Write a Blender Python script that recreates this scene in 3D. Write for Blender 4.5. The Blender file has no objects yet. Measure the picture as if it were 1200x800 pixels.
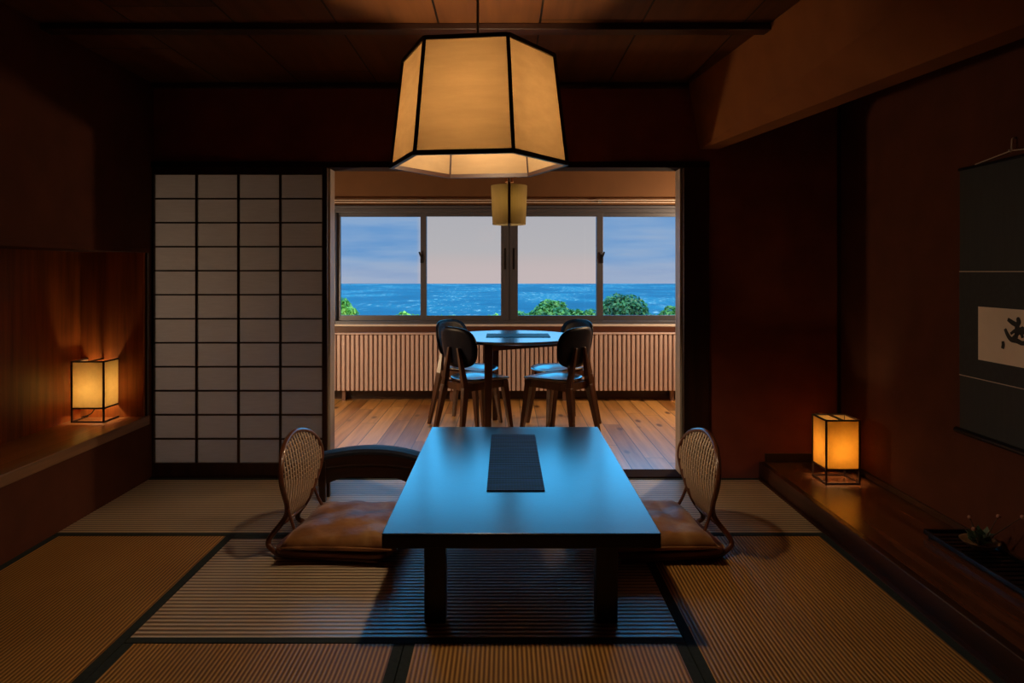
import bpy, bmesh, math, random
from mathutils import Vector, Matrix
random.seed(7)
C = bpy.context.scene.collection
SC = bpy.context.scene
PI = math.pi
R = math.radians

# ------------------------------------------------------------------ materials
def lin(r, g, b):
    f = lambda c: (c/255/12.92) if c/255 <= 0.04045 else ((c/255+0.055)/1.055)**2.4
    return (f(r), f(g), f(b), 1)

class NT:
    def __init__(s, name):
        s.m = bpy.data.materials.new(name); s.m.use_nodes = True
        s.t = s.m.node_tree; s.t.nodes.clear()
        s.out = s.n('ShaderNodeOutputMaterial')
    def n(s, kind, **kw):
        nd = s.t.nodes.new(kind)
        for k, v in kw.items():
            if k in nd.inputs: nd.inputs[k].default_value = v
            else: setattr(nd, k, v)
        return nd
    def l(s, a, b): s.t.links.new(a, b)

def math_n(k, op, a, b=None):
    n = k.n('ShaderNodeMath', operation=op)
    for i, v in enumerate((a, b)):
        if v is None: continue
        if isinstance(v, (int, float)): n.inputs[i].default_value = v
        else: k.l(v, n.inputs[i])
    return n.outputs[0]

def ramp(k, fac, stops, interp='LINEAR'):
    r = k.n('ShaderNodeValToRGB'); r.color_ramp.interpolation = interp
    e = r.color_ramp.elements
    while len(e) < len(stops): e.new(0.5)
    for i, (p, c) in enumerate(stops):
        e[i].position = p; e[i].color = c if len(c) == 4 else (*c, 1)
    k.l(fac, r.inputs[0]); return r.outputs[0]

def plain(name, col, rough=0.5, metal=0.0, spec=0.5, noise=0.0, nscale=12, bump=0.0, bscale=60, coat=0.0, ior=1.5, stretch=(1, 1, 1), coat_ior=1.5, coat_tint=None, coat_rough=0.1):
    k = NT(name); p = k.n('ShaderNodeBsdfPrincipled')
    p.inputs['Roughness'].default_value = rough; p.inputs['Metallic'].default_value = metal
    p.inputs['Specular IOR Level'].default_value = spec; p.inputs['IOR'].default_value = ior
    p.inputs['Coat Weight'].default_value = coat; p.inputs['Coat IOR'].default_value = coat_ior; p.inputs['Coat Roughness'].default_value = coat_rough
    if coat_tint: p.inputs['Coat Tint'].default_value = coat_tint
    tc = k.n('ShaderNodeTexCoord'); mp = k.n('ShaderNodeMapping'); mp.inputs['Scale'].default_value = stretch
    k.l(tc.outputs['Object'], mp.inputs[0])
    if noise > 0:
        nz = k.n('ShaderNodeTexNoise', Scale=nscale, Detail=4.0); k.l(mp.outputs[0], nz.inputs['Vector'])
        a = tuple(c*(1-noise) for c in col[:3]); b = tuple(min(1, c*(1+noise)) for c in col[:3])
        k.l(ramp(k, nz.outputs[0], [(0.3, a), (0.7, b)]), p.inputs['Base Color'])
    else:
        p.inputs['Base Color'].default_value = col
    if bump > 0:
        nb = k.n('ShaderNodeTexNoise', Scale=bscale, Detail=3.0); k.l(mp.outputs[0], nb.inputs['Vector'])
        bp = k.n('ShaderNodeBump', Strength=bump, Distance=0.01); k.l(nb.outputs[0], bp.inputs['Height']); k.l(bp.outputs[0], p.inputs['Normal'])
    k.l(p.outputs[0], k.out.inputs[0]); return k.m

def wood(name, dark, light, rough=0.45, axis='x', scale=1.0, spec=0.5, coat=0.0):
    """long grain along one local axis"""
    k = NT(name); p = k.n('ShaderNodeBsdfPrincipled', Roughness=rough)
    p.inputs['Specular IOR Level'].default_value = spec; p.inputs['Coat Weight'].default_value = coat; p.inputs['Coat Roughness'].default_value = 0.2
    tc = k.n('ShaderNodeTexCoord'); mp = k.n('ShaderNodeMapping')
    s = {'x': (1.2, 22, 22), 'y': (22, 1.2, 22), 'z': (22, 22, 1.2)}[axis]
    mp.inputs['Scale'].default_value = tuple(v*scale for v in s)
    k.l(tc.outputs['Object'], mp.inputs[0])
    nz = k.n('ShaderNodeTexNoise', Scale=1.0, Detail=5.0, Roughness=0.6); k.l(mp.outputs[0], nz.inputs['Vector'])
    k.l(ramp(k, nz.outputs[0], [(0.3, dark), (0.7, light)]), p.inputs['Base Color'])
    bp = k.n('ShaderNodeBump', Strength=0.08, Distance=0.003); k.l(nz.outputs[0], bp.inputs['Height']); k.l(bp.outputs[0], p.inputs['Normal'])
    k.l(p.outputs[0], k.out.inputs[0]); return k.m

def planks(name, dark, light, width, length, axis='y', gap=0.012, rough=0.4, spec=0.5, knots=False, off=0.0, gapcol=(0.004, 0.002, 0.001), coat=0.0):
    """boards running along one axis, staggered, each with its own tone, drawn with object coordinates"""
    k = NT(name); p = k.n('ShaderNodeBsdfPrincipled', Roughness=rough); p.inputs['Specular IOR Level'].default_value = spec
    p.inputs['Coat Weight'].default_value = coat; p.inputs['Coat Roughness'].default_value = 0.3; p.inputs['Coat IOR'].default_value = 2.0
    tc = k.n('ShaderNodeTexCoord'); sx = k.n('ShaderNodeSeparateXYZ'); k.l(tc.outputs['Object'], sx.inputs[0])
    across, along = (sx.outputs[0], sx.outputs[1]) if axis == 'y' else (sx.outputs[1], sx.outputs[0])
    u = math_n(k, 'DIVIDE', math_n(k, 'ADD', across, 50*width+off), width)
    row = math_n(k, 'FLOOR', u); fu = math_n(k, 'FRACT', u)
    wr = k.n('ShaderNodeTexWhiteNoise', noise_dimensions='1D'); k.l(row, wr.inputs['W'])
    v = math_n(k, 'ADD', math_n(k, 'DIVIDE', along, length), math_n(k, 'MULTIPLY', wr.outputs[0], 7.0))
    col_i = math_n(k, 'FLOOR', v); fv = math_n(k, 'FRACT', v)
    wn = k.n('ShaderNodeTexWhiteNoise', noise_dimensions='2D')
    cb = k.n('ShaderNodeCombineXYZ'); k.l(row, cb.inputs[0]); k.l(col_i, cb.inputs[1]); k.l(cb.outputs[0], wn.inputs['Vector'])
    mp = k.n('ShaderNodeMapping'); mp.inputs['Scale'].default_value = (26, 1.6, 1) if axis == 'y' else (1.6, 26, 1)
    k.l(tc.outputs['Object'], mp.inputs[0])
    nz = k.n('ShaderNodeTexNoise', Scale=1.0, Detail=5.0, noise_dimensions='4D'); k.l(mp.outputs[0], nz.inputs['Vector']); k.l(math_n(k, 'MULTIPLY', wn.outputs[0], 40.0), nz.inputs['W'])
    f = math_n(k, 'ADD', math_n(k, 'MULTIPLY', nz.outputs[0], 0.75), math_n(k, 'MULTIPLY', wn.outputs[0], 0.38))
    base = ramp(k, f, [(0.3, dark), (0.82, light)])
    if knots:
        vo = k.n('ShaderNodeTexVoronoi', Scale=1.0); m2 = k.n('ShaderNodeMapping'); m2.inputs['Scale'].default_value = (7.5, 3.2, 1)
        k.l(tc.outputs['Object'], m2.inputs[0]); k.l(m2.outputs[0], vo.inputs['Vector'])
        kn = ramp(k, vo.outputs['Distance'], [(0.10, (1, 1, 1)), (0.21, (0, 0, 0))])
        mk = k.n('ShaderNodeMix', data_type='RGBA'); k.l(kn, mk.inputs[0]); k.l(base, mk.inputs[6]); mk.inputs[7].default_value = (dark[0]*0.25, dark[1]*0.2, dark[2]*0.2, 1); base = mk.outputs[2]
    g1 = math_n(k, 'LESS_THAN', fu, gap/width)
    g2 = math_n(k, 'LESS_THAN', fv, gap/length*0.8)
    g = math_n(k, 'MAXIMUM', g1, g2)
    mx = k.n('ShaderNodeMix', data_type='RGBA'); k.l(g, mx.inputs[0]); k.l(base, mx.inputs[6]); mx.inputs[7].default_value = (*gapcol, 1)
    k.l(mx.outputs[2], p.inputs['Base Color'])
    bp = k.n('ShaderNodeBump', Strength=0.35, Distance=0.006); k.l(math_n(k, 'SUBTRACT', math_n(k, 'MULTIPLY', nz.outputs[0], 0.15), g), bp.inputs['Height']); k.l(bp.outputs[0], p.inputs['Normal'])
    k.l(p.outputs[0], k.out.inputs[0]); return k.m

def tatami(name, axis, pitch, coat, cols, bump):
    """woven rush: ridges running along 'axis' (local), one every pitch metres"""
    k = NT(name); p = k.n('ShaderNodeBsdfPrincipled', Roughness=0.45); p.inputs['Specular IOR Level'].default_value = 0.5
    p.inputs['Coat Weight'].default_value = coat; p.inputs['Coat Roughness'].default_value = 0.42; p.inputs['Coat IOR'].default_value = 2.1
    tc = k.n('ShaderNodeTexCoord'); sx = k.n('ShaderNodeSeparateXYZ'); k.l(tc.outputs['Object'], sx.inputs[0])
    across = sx.outputs[1] if axis == 'x' else sx.outputs[0]
    s = math_n(k, 'SINE', math_n(k, 'MULTIPLY', across, 2*PI/pitch))
    h = math_n(k, 'ADD', math_n(k, 'MULTIPLY', s, 0.5), 0.5)
    nz = k.n('ShaderNodeTexNoise', Scale=3.0, Detail=4.0); k.l(tc.outputs['Object'], nz.inputs['Vector'])
    f = math_n(k, 'ADD', math_n(k, 'MULTIPLY', h, 0.8), math_n(k, 'MULTIPLY', nz.outputs[0], 0.3))
    k.l(ramp(k, f, [(0.15, cols[0]), (0.5, cols[1]), (0.95, cols[2])]), p.inputs['Base Color'])
    bp = k.n('ShaderNodeBump', Strength=bump, Distance=0.004); k.l(h, bp.inputs['Height']); k.l(bp.outputs[0], p.inputs['Normal'])
    if axis == 'x': k.l(bp.outputs[0], p.inputs['Coat Normal'])
    k.l(p.outputs[0], k.out.inputs[0]); return k.m

def paper(name, diff, trans, mix=0.5, fibre=0.12, scale=30, stretch=(1, 1, 1)):
    k = NT(name)
    tc = k.n('ShaderNodeTexCoord'); mp = k.n('ShaderNodeMapping'); mp.inputs['Scale'].default_value = stretch; k.l(tc.outputs['Object'], mp.inputs[0])
    nz = k.n('ShaderNodeTexNoise', Scale=scale, Detail=5.0, Roughness=0.65); k.l(mp.outputs[0], nz.inputs['Vector'])
    lo = tuple(c*(1-fibre) for c in trans[:3]); hi = tuple(c*(1+fibre) for c in trans[:3])
    tr = k.n('ShaderNodeBsdfTranslucent'); k.l(ramp(k, nz.outputs[0], [(0.3, lo), (0.7, hi)]), tr.inputs[0])
    df = k.n('ShaderNodeBsdfDiffuse', Color=diff)
    mx = k.n('ShaderNodeMixShader'); mx.inputs[0].default_value = mix
    k.l(df.outputs[0], mx.inputs[1]); k.l(tr.outputs[0], mx.inputs[2]); k.l(mx.outputs[0], k.out.inputs[0]); return k.m

def emit(name, col, strength):
    k = NT(name); e = k.n('ShaderNodeEmission', Strength=strength); e.inputs[0].default_value = (*col, 1)
    k.l(e.outputs[0], k.out.inputs[0]); return k.m

def glass(name, tint=(0.97, 0.98, 0.98)):
    k = NT(name)
    t = k.n('ShaderNodeBsdfTransparent'); t.inputs[0].default_value = (*tint, 1)
    g = k.n('ShaderNodeBsdfGlossy', Roughness=0.02)
    fr = k.n('ShaderNodeFresnel', IOR=1.3)
    mx = k.n('ShaderNodeMixShader'); k.l(math_n(k, 'MULTIPLY', fr.outputs[0], 0.8), mx.inputs[0])
    k.l(t.outputs[0], mx.inputs[1]); k.l(g.outputs[0], mx.inputs[2]); k.l(mx.outputs[0], k.out.inputs[0]); return k.m

M = {}
M['wall'] = plain('wall_plaster', lin(84, 44, 28), rough=0.85, noise=0.12, nscale=6, bump=0.15, bscale=180, spec=0.2)
M['wall_back'] = plain('back_wall_plaster', lin(128, 66, 50), rough=0.85, noise=0.12, nscale=6, spec=0.2)
M['wall_niche'] = wood('niche_wood', lin(112, 54, 20), lin(178, 92, 34), axis='z', rough=0.4)
M['darkwood'] = wood('dark_wood', lin(34, 17, 11), lin(62, 32, 20), axis='x', rough=0.4)
M['darkwood_y'] = wood('dark_wood_y', lin(40, 20, 12), lin(74, 40, 25), axis='y', rough=0.4)
M['darkwood_z'] = wood('dark_wood_z', lin(34, 17, 11), lin(62, 32, 20), axis='z', rough=0.4)
M['rail_matte'] = plain('rail_matte_wood', lin(44, 24, 18), rough=0.85, spec=0.08)
M['palewood_z'] = wood('pale_jamb_wood', lin(180, 166, 150), lin(220, 206, 190), axis='z', rough=0.35)
M['benchtop'] = planks('bench_boards', lin(110, 60, 25), lin(170, 104, 52), 0.36, 1.6, axis='y', gap=0.003, rough=0.3)
M['edgewood'] = wood('bench_edge_wood', lin(110, 76, 50), lin(150, 108, 76), axis='y', rough=0.4)
M['ceiling'] = planks('ceiling_boards', lin(70, 40, 19), lin(112, 68, 34), 0.45, 1.82, axis='y', gap=0.009, rough=0.5, spec=0.3, off=0.30)
M['floor'] = planks('floor_boards', lin(140, 86, 36), lin(248, 190, 112), 0.128, 1.5, axis='y', gap=0.006, rough=0.33, knots=True, spec=0.6, coat=0.8)
M['tatx'] = tatami('tatami_long', 'x', 0.026, 1.0, (lin(104, 74, 50), lin(196, 160, 120), lin(244, 220, 190)), 0.8)
M['taty'] = tatami('tatami_cross', 'y', 0.0145, 0.12, (lin(110, 66, 22), lin(172, 116, 48), lin(214, 164, 92)), 0.5)
M['cloth'] = plain('tatami_border_cloth', lin(50, 56, 54), rough=0.85, noise=0.15, nscale=60, spec=0.2)
M['paper'] = paper('shoji_paper', lin(160, 150, 140), lin(160, 158, 161), 0.6, 0.08, 40, (0.3, 1, 3))
M['lampframe'] = plain('lamp_frame', lin(38, 18, 14), rough=0.4)
M['bigshade'] = paper('pendant_paper', lin(142, 120, 92), lin(196, 172, 138), 0.5, 0.12, 14, (0.35, 1, 2.4))
M['smallshade'] = paper('small_pendant_paper', lin(150, 136, 110), lin(176, 160, 120), 0.5, 0.08, 40, (1, 1, 0.2))
M['lantern_l'] = paper('lantern_paper_pale', lin(190, 170, 130), lin(236, 212, 160), 0.5, 0.1, 30)
M['lantern_r'] = paper('lantern_paper_amber', lin(180, 150, 100), lin(236, 196, 120), 0.5, 0.1, 30)
M['bulb_big'] = emit('bulb_big', (1.0, 0.74, 0.45), 265)
M['bulb_small'] = emit('bulb_small', (1.0, 0.76, 0.42), 46)
M['bulb_l'] = emit('bulb_lantern_left', (1.0, 0.83, 0.50), 84)
M['bulb_r'] = emit('bulb_lantern_right', (1.0, 0.72, 0.34), 88)
M['socket'] = plain('socket', lin(60, 50, 40), rough=0.4)
M['cord'] = plain('cord_black', lin(16, 10, 9), rough=0.6)
M['brass'] = plain('brass', lin(170, 110, 60), rough=0.35, metal=0.8)
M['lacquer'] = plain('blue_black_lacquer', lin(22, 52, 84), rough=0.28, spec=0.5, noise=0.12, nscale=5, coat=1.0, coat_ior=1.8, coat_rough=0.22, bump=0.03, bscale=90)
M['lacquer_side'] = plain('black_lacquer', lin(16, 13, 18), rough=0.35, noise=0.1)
M['seatblue'] = plain('blue_seat_lacquer', lin(10, 34, 62), rough=0.3, coat=1.0, coat_ior=1.9, coat_rough=0.2)
M['shell'] = plain('blue_black_shell', lin(3, 13, 34), rough=0.4, spec=0.14)
M['legwood'] = wood('chair_leg_wood', lin(52, 28, 16), lin(92, 54, 32), axis='z', rough=0.35)
M['alu'] = plain('window_metal', lin(84, 86, 98), rough=0.4, metal=0.3)
M['alu_dark'] = plain('latch_metal', lin(22, 22, 26), rough=0.4, metal=0.3)
M['sill'] = plain('sill_wood', lin(84, 50, 38), rough=0.35, noise=0.1)
M['radiator'] = plain('radiator_enamel', lin(212, 192, 192), rough=0.4)
M['radiator_dark'] = plain('radiator_recess', lin(128, 98, 86), rough=0.6)
M['rail'] = plain('curtain_rail', lin(222, 212, 206), rough=0.35, metal=0.0)
M['glass'] = glass('window_glass')
M['rattan'] = plain('rattan_frame', lin(104, 58, 36), rough=0.3, noise=0.2, nscale=8, stretch=(1, 1, 6), coat=0.4)
M['cane'] = plain('cane_strands', lin(226, 198, 172), rough=0.4)
M['chairbase'] = wood('chair_base_wood', lin(84, 42, 24), lin(124, 66, 40), axis='x', rough=0.3)
M['armrest'] = wood('armrest_wood', lin(34, 18, 14), lin(60, 32, 22), axis='x', rough=0.3)
M['pad'] = plain('armrest_pad_cloth', lin(34, 44, 66), rough=0.6, noise=0.15, nscale=40)
M['silk'] = plain('scroll_silk', lin(40, 44, 44), rough=0.6, noise=0.1, nscale=10, stretch=(1, 6, 0.6), spec=0.3)
M['silk_mid'] = plain('scroll_brocade', lin(32, 36, 37), rough=0.6, noise=0.2, nscale=50, spec=0.3)
M['scrollpaper'] = plain('scroll_paper', lin(240, 226, 210), rough=0.7, noise=0.08, nscale=5)
M['scrollline'] = plain('scroll_thread', lin(200, 180, 160), rough=0.5)
M['ink'] = plain('ink', (0.004, 0.003, 0.003, 1), rough=0.7)
M['tray'] = wood('tray_lacquer', lin(14, 12, 14), lin(28, 24, 28), axis='x', rough=0.25)
M['bowl'] = plain('flower_bowl_glaze', lin(150, 116, 84), rough=0.3, noise=0.2, nscale=14)
M['stem'] = plain('plant_stem', lin(70, 52, 34), rough=0.7)
M['leafdark'] = plain('plant_leaf', lin(60, 84, 60), rough=0.5, noise=0.2, nscale=20)
M['bud'] = plain('plant_bud', lin(190, 130, 110), rough=0.5)
M['bark'] = plain('tree_bark', lin(80, 62, 46), rough=0.9, noise=0.3, nscale=10, bump=0.4, bscale=20)

def leafmat(name, a, b):
    k = NT(name); p = k.n('ShaderNodeBsdfPrincipled', Roughness=0.55)
    ob = k.n('ShaderNodeTexCoord'); nz = k.n('ShaderNodeTexNoise', Scale=6.0, Detail=2.0); k.l(ob.outputs['Object'], nz.inputs['Vector'])
    k.l(ramp(k, nz.outputs[0], [(0.35, a), (0.65, b)]), p.inputs['Base Color'])
    tr = k.n('ShaderNodeBsdfTranslucent', Color=b); mx = k.n('ShaderNodeMixShader'); mx.inputs[0].default_value = 0.2
    k.l(p.outputs[0], mx.inputs[1]); k.l(tr.outputs[0], mx.inputs[2]); k.l(mx.outputs[0], k.out.inputs[0]); return k.m
M['leaf1'] = leafmat('tree_leaves_mid', lin(34, 84, 34), lin(104, 150, 60))
M['leaf2'] = leafmat('tree_leaves_dark', lin(26, 66, 34), lin(70, 120, 58))
M['leaf3'] = leafmat('tree_leaves_bright', lin(84, 140, 44), lin(170, 200, 70))

def cushion_mat():
    k = NT('cushion_brocade'); p = k.n('ShaderNodeBsdfPrincipled', Roughness=0.5); p.inputs['Sheen Weight'].default_value = 0.3
    tc = k.n('ShaderNodeTexCoord'); nz = k.n('ShaderNodeTexNoise', Scale=5.0, Detail=3.0); k.l(tc.outputs['Object'], nz.inputs['Vector'])
    vo = k.n('ShaderNodeTexVoronoi', Scale=9.0, distance='CHEBYCHEV'); k.l(tc.outputs['Object'], vo.inputs['Vector'])
    f = math_n(k, 'ADD', math_n(k, 'MULTIPLY', nz.outputs[0], 0.5), math_n(k, 'MULTIPLY', vo.outputs['Distance'], 0.6))
    k.l(ramp(k, f, [(0.3, lin(112, 66, 30)), (0.5, lin(170, 112, 60)), (0.75, lin(206, 156, 98))]), p.inputs['Base Color'])
    n2 = k.n('ShaderNodeTexNoise', Scale=14.0, Detail=2.0); k.l(tc.outputs['Object'], n2.inputs['Vector'])
    bp = k.n('ShaderNodeBump', Strength=0.5, Distance=0.02); k.l(n2.outputs[0], bp.inputs['Height']); k.l(bp.outputs[0], p.inputs['Normal'])
    k.l(p.outputs[0], k.out.inputs[0]); return k.m
M['cushion'] = cushion_mat()

def runner_mat(name, a, b):
    k = NT(name); p = k.n('ShaderNodeBsdfPrincipled', Roughness=0.5); p.inputs['Specular IOR Level'].default_value = 0.22
    tc = k.n('ShaderNodeTexCoord'); sx = k.n('ShaderNodeSeparateXYZ'); k.l(tc.outputs['Object'], sx.inputs[0])
    w1 = math_n(k, 'SINE', math_n(k, 'MULTIPLY', sx.outputs[1], 2*PI/0.022)); w2 = math_n(k, 'SINE', math_n(k, 'MULTIPLY', sx.outputs[0], 2*PI/0.012))
    nz = k.n('ShaderNodeTexNoise', Scale=1.0, Detail=3.0); mp = k.n('ShaderNodeMapping'); mp.inputs['Scale'].default_value = (5, 40, 1); k.l(tc.outputs['Object'], mp.inputs[0]); k.l(mp.outputs[0], nz.inputs['Vector'])
    f = math_n(k, 'ADD', math_n(k, 'MULTIPLY', math_n(k, 'ADD', w1, math_n(k, 'MULTIPLY', w2, 0.4)), 0.14), nz.outputs[0])
    k.l(ramp(k, f, [(0.35, a), (0.7, b)]), p.inputs['Base Color'])
    bp = k.n('ShaderNodeBump', Strength=0.35, Distance=0.003); k.l(w1, bp.inputs['Height']); k.l(bp.outputs[0], p.inputs['Normal'])
    k.l(p.outputs[0], k.out.inputs[0]); return k.m
M['runner'] = runner_mat('woven_runner', lin(8, 16, 42), lin(34, 54, 98))
M['placemat'] = runner_mat('woven_placemat', lin(12, 20, 38), lin(30, 44, 70))

def sea_mat():
    k = NT('sea_and_coast'); p = k.n('ShaderNodeBsdfPrincipled', Roughness=0.6); p.inputs['Specular IOR Level'].default_value = 0.15
    tc = k.n('ShaderNodeTexCoord'); mp = k.n('ShaderNodeMapping'); mp.inputs['Scale'].default_value = (0.0035, 0.0022, 1); k.l(tc.outputs['Object'], mp.inputs[0])
    nz = k.n('ShaderNodeTexNoise', Scale=1.0, Detail=7.0, Roughness=0.6); k.l(mp.outputs[0], nz.inputs['Vector'])
    base = ramp(k, nz.outputs[0], [(0.3, lin(0, 44, 66)), (0.48, lin(0, 60, 82)), (0.6, lin(10, 78, 94)), (0.74, lin(56, 100, 108))])
    m2 = k.n('ShaderNodeMapping'); m2.inputs['Scale'].default_value = (0.05, 0.012, 1); k.l(tc.outputs['Object'], m2.inputs[0])
    n2 = k.n('ShaderNodeTexNoise', Scale=1.0, Detail=4.0, Roughness=0.7); k.l(m2.outputs[0], n2.inputs['Vector'])
    sp = math_n(k, 'MULTIPLY', ramp(k, n2.outputs[0], [(0.56, (0, 0, 0)), (0.62, (1, 1, 1))]), ramp(k, nz.outputs[0], [(0.48, (0, 0, 0)), (0.56, (1, 1, 1))]))
    mx = k.n('ShaderNodeMix', data_type='RGBA'); k.l(sp, mx.inputs[0]); k.l(base, mx.inputs[6]); mx.inputs[7].default_value = lin(150, 150, 140)
    k.l(mx.outputs[2], p.inputs['Base Color']); k.l(p.outputs[0], k.out.inputs[0]); return k.m
M['sea'] = sea_mat()
M['hill'] = plain('hillside_scrub', lin(50, 84, 40), rough=0.9, noise=0.3, nscale=0.6)

# ------------------------------------------------------------------ mesh helpers
def bx(bm, x0, y0, z0, x1, y1, z1):
    v = [bm.verts.new(p) for p in ((x0, y0, z0), (x1, y0, z0), (x1, y1, z0), (x0, y1, z0), (x0, y0, z1), (x1, y0, z1), (x1, y1, z1), (x0, y1, z1))]
    for f in ((3, 2, 1, 0), (4, 5, 6, 7), (0, 1, 5, 4), (1, 2, 6, 5), (2, 3, 7, 6), (3, 0, 4, 7)): bm.faces.new([v[i] for i in f])

def frustum(bm, a, b):
    """solid between two quads (four points each, same winding)"""
    va = [bm.verts.new(p) for p in a]; vb = [bm.verts.new(p) for p in b]; n = len(va)
    bm.faces.new(list(reversed(va))); bm.faces.new(vb)
    for i in range(n): bm.faces.new((va[i], va[(i+1) % n], vb[(i+1) % n], vb[i]))

def tapered(bm, p0, p1, w0, w1, d0=None, d1=None):
    """rectangular post from p0 to p1, w along x and d along y at each end"""
    d0 = w0 if d0 is None else d0; d1 = w1 if d1 is None else d1
    q = lambda p, w, d: [(p[0]+sx*w/2, p[1]+sy*d/2, p[2]) for sx, sy in ((-1, -1), (1, -1), (1, 1), (-1, 1))]
    frustum(bm, q(p0, w0, d0), q(p1, w1, d1))

def bar(bm, a, b, w, h=None):
    """box bar between two points"""
    h = w if h is None else h
    a, b = Vector(a), Vector(b); d = (b-a).normalized(); up = Vector((0, 0, 1)) if abs(d.z) < 0.95 else Vector((0, 1, 0))
    s = d.cross(up).normalized(); u = s.cross(d)
    q = lambda p: [p+s*w/2*i+u*h/2*j for i, j in ((-1, -1), (1, -1), (1, 1), (-1, 1))]
    frustum(bm, q(a), q(b))

def smooth_pts(pts, n=6, closed=False):
    P = [Vector(p) for p in pts]; out = []; m = len(P)
    rng = range(m) if closed else range(m-1)
    for i in rng:
        g = (lambda j: P[j % m]) if closed else (lambda j: P[max(0, min(m-1, j))])
        p0, p1, p2, p3 = g(i-1), g(i), g(i+1), g(i+2)
        for k in range(n):
            t = k/n
            out.append(0.5*((2*p1)+(-p0+p2)*t+(2*p0-5*p1+4*p2-p3)*t*t+(-p0+3*p1-3*p2+p3)*t**3))
    if not closed: out.append(P[-1])
    return out

def tube(bm, pts, r, n=8, closed=False, squash=1.0):
    P = [Vector(p) for p in pts]; m = len(P); rad = r if callable(r) else (lambda t: r)
    rings = []; prev = None
    for i in range(m):
        a = P[(i-1) % m] if closed or i > 0 else P[i]; b = P[(i+1) % m] if closed or i < m-1 else P[i]
        d = (b-a).normalized()
        if prev is None:
            s = d.orthogonal().normalized()
        else:
            s = (prev-d*prev.dot(d)).normalized()
        prev = s; u = d.cross(s); rr = rad(i/(m-1))
        rings.append([bm.verts.new(P[i]+s*rr*math.cos(2*PI*k/n)+u*rr*squash*math.sin(2*PI*k/n)) for k in range(n)])
    for i in range(m if closed else m-1):
        A, B = rings[i], rings[(i+1) % m]
        for k in range(n): bm.faces.new((A[k], A[(k+1) % n], B[(k+1) % n], B[k]))
    if not closed:
        bm.faces.new(list(reversed(rings[0]))); bm.faces.new(rings[-1])

def lathe(bm, prof, n=32, c=(0, 0)):
    rings = [[bm.verts.new((c[0]+r*math.cos(2*PI*k/n), c[1]+r*math.sin(2*PI*k/n), z)) for k in range(n)] for r, z in prof]
    for i in range(len(prof)-1):
        for k in range(n): bm.faces.new((rings[i][k], rings[i][(k+1) % n], rings[i+1][(k+1) % n], rings[i+1][k]))
    bm.faces.new(list(reversed(rings[0]))); bm.faces.new(rings[-1])

def prism(bm, outline, h0, h1, M4=None):
    """extrude a 2D outline (x,y) from z=h0 to h1, optionally transformed"""
    T = M4 or Matrix()
    frustum(bm, [T @ Vector((x, y, h0)) for x, y in outline], [T @ Vector((x, y, h1)) for x, y in outline])

def ball(bm, c, r, seg=16, ring=10):
    bmesh.ops.create_uvsphere(bm, u_segments=seg, v_segments=ring, radius=r, matrix=Matrix.Translation(c))

def BM(): return bmesh.new()
def obj(name, bm, mat, parent=None, bevel=0.0, smooth=False, seg=2, sub=0):
    bmesh.ops.recalc_face_normals(bm, faces=bm.faces)
    me = bpy.data.meshes.new(name); bm.to_mesh(me); bm.free()
    o = bpy.data.objects.new(name, me); C.objects.link(o)
    for m in (mat if isinstance(mat, list) else [mat]): me.materials.append(m)
    if smooth:
        for p in me.polygons: p.use_smooth = True
    if bevel > 0:
        b = o.modifiers.new('bevel', 'BEVEL'); b.width = bevel; b.segments = seg; b.limit_method = 'ANGLE'; b.angle_limit = R(40)
    if sub:
        s = o.modifiers.new('subdivision', 'SUBSURF'); s.levels = sub; s.render_levels = sub
    if parent: o.parent = parent
    return o
def boxo(name, b, mat, parent=None, bevel=0.0):
    bm = BM(); bx(bm, *b); return obj(name, bm, mat, parent, bevel)
def tag(o, label, cat, group=None, kind=None):
    o['label'] = label; o['category'] = cat
    if group: o['group'] = group
    if kind: o['kind'] = kind
    return o
def thing(name, label, cat, loc=(0, 0, 0), rz=0, group=None):
    o = bpy.data.objects.new(name, None); C.objects.link(o); o.empty_display_size = 0.1
    o.location = loc; o.rotation_euler = (0, 0, rz)
    return tag(o, label, cat, group)
def struct(o, label=None, cat=None):
    o['kind'] = 'structure'
    if label: o['label'] = label
    if cat: o['category'] = cat
    return o
def dup(root, loc, rz, label, group=None):
    r = root.copy(); C.objects.link(r); r.location = loc; r.rotation_euler = (0, 0, rz); r['label'] = label
    if group: r['group'] = group
    for ch in list(root.children):
        c = ch.copy(); C.objects.link(c); c.parent = r
        for g in list(ch.children):
            d = g.copy(); C.objects.link(d); d.parent = c
    return r
def superell(a, b, e, n=48):
    out = []
    for i in range(n):
        t = 2*PI*i/n; c, s = math.cos(t), math.sin(t)
        out.append((a*math.copysign(abs(c)**(2/e), c), b*math.copysign(abs(s)**(2/e), s)))
    return out

# ------------------------------------------------------------------ room shell
H = 2.30            # ceiling
XL, XR, YB, YW = -2.06, 1.96, 4.02, 6.48
struct(boxo('floor', (-2.6, -1.0, -0.12, 2.2, 3.985, -0.055), M['darkwood']), 'dark subfloor under the tatami mats', 'floor')
struct(boxo('floor_sunroom', (-2.2, 4.14, -0.12, 2.2, 6.60, 0.0), M['floor']), 'wooden plank floor of the window room with knots', 'floor')
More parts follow.
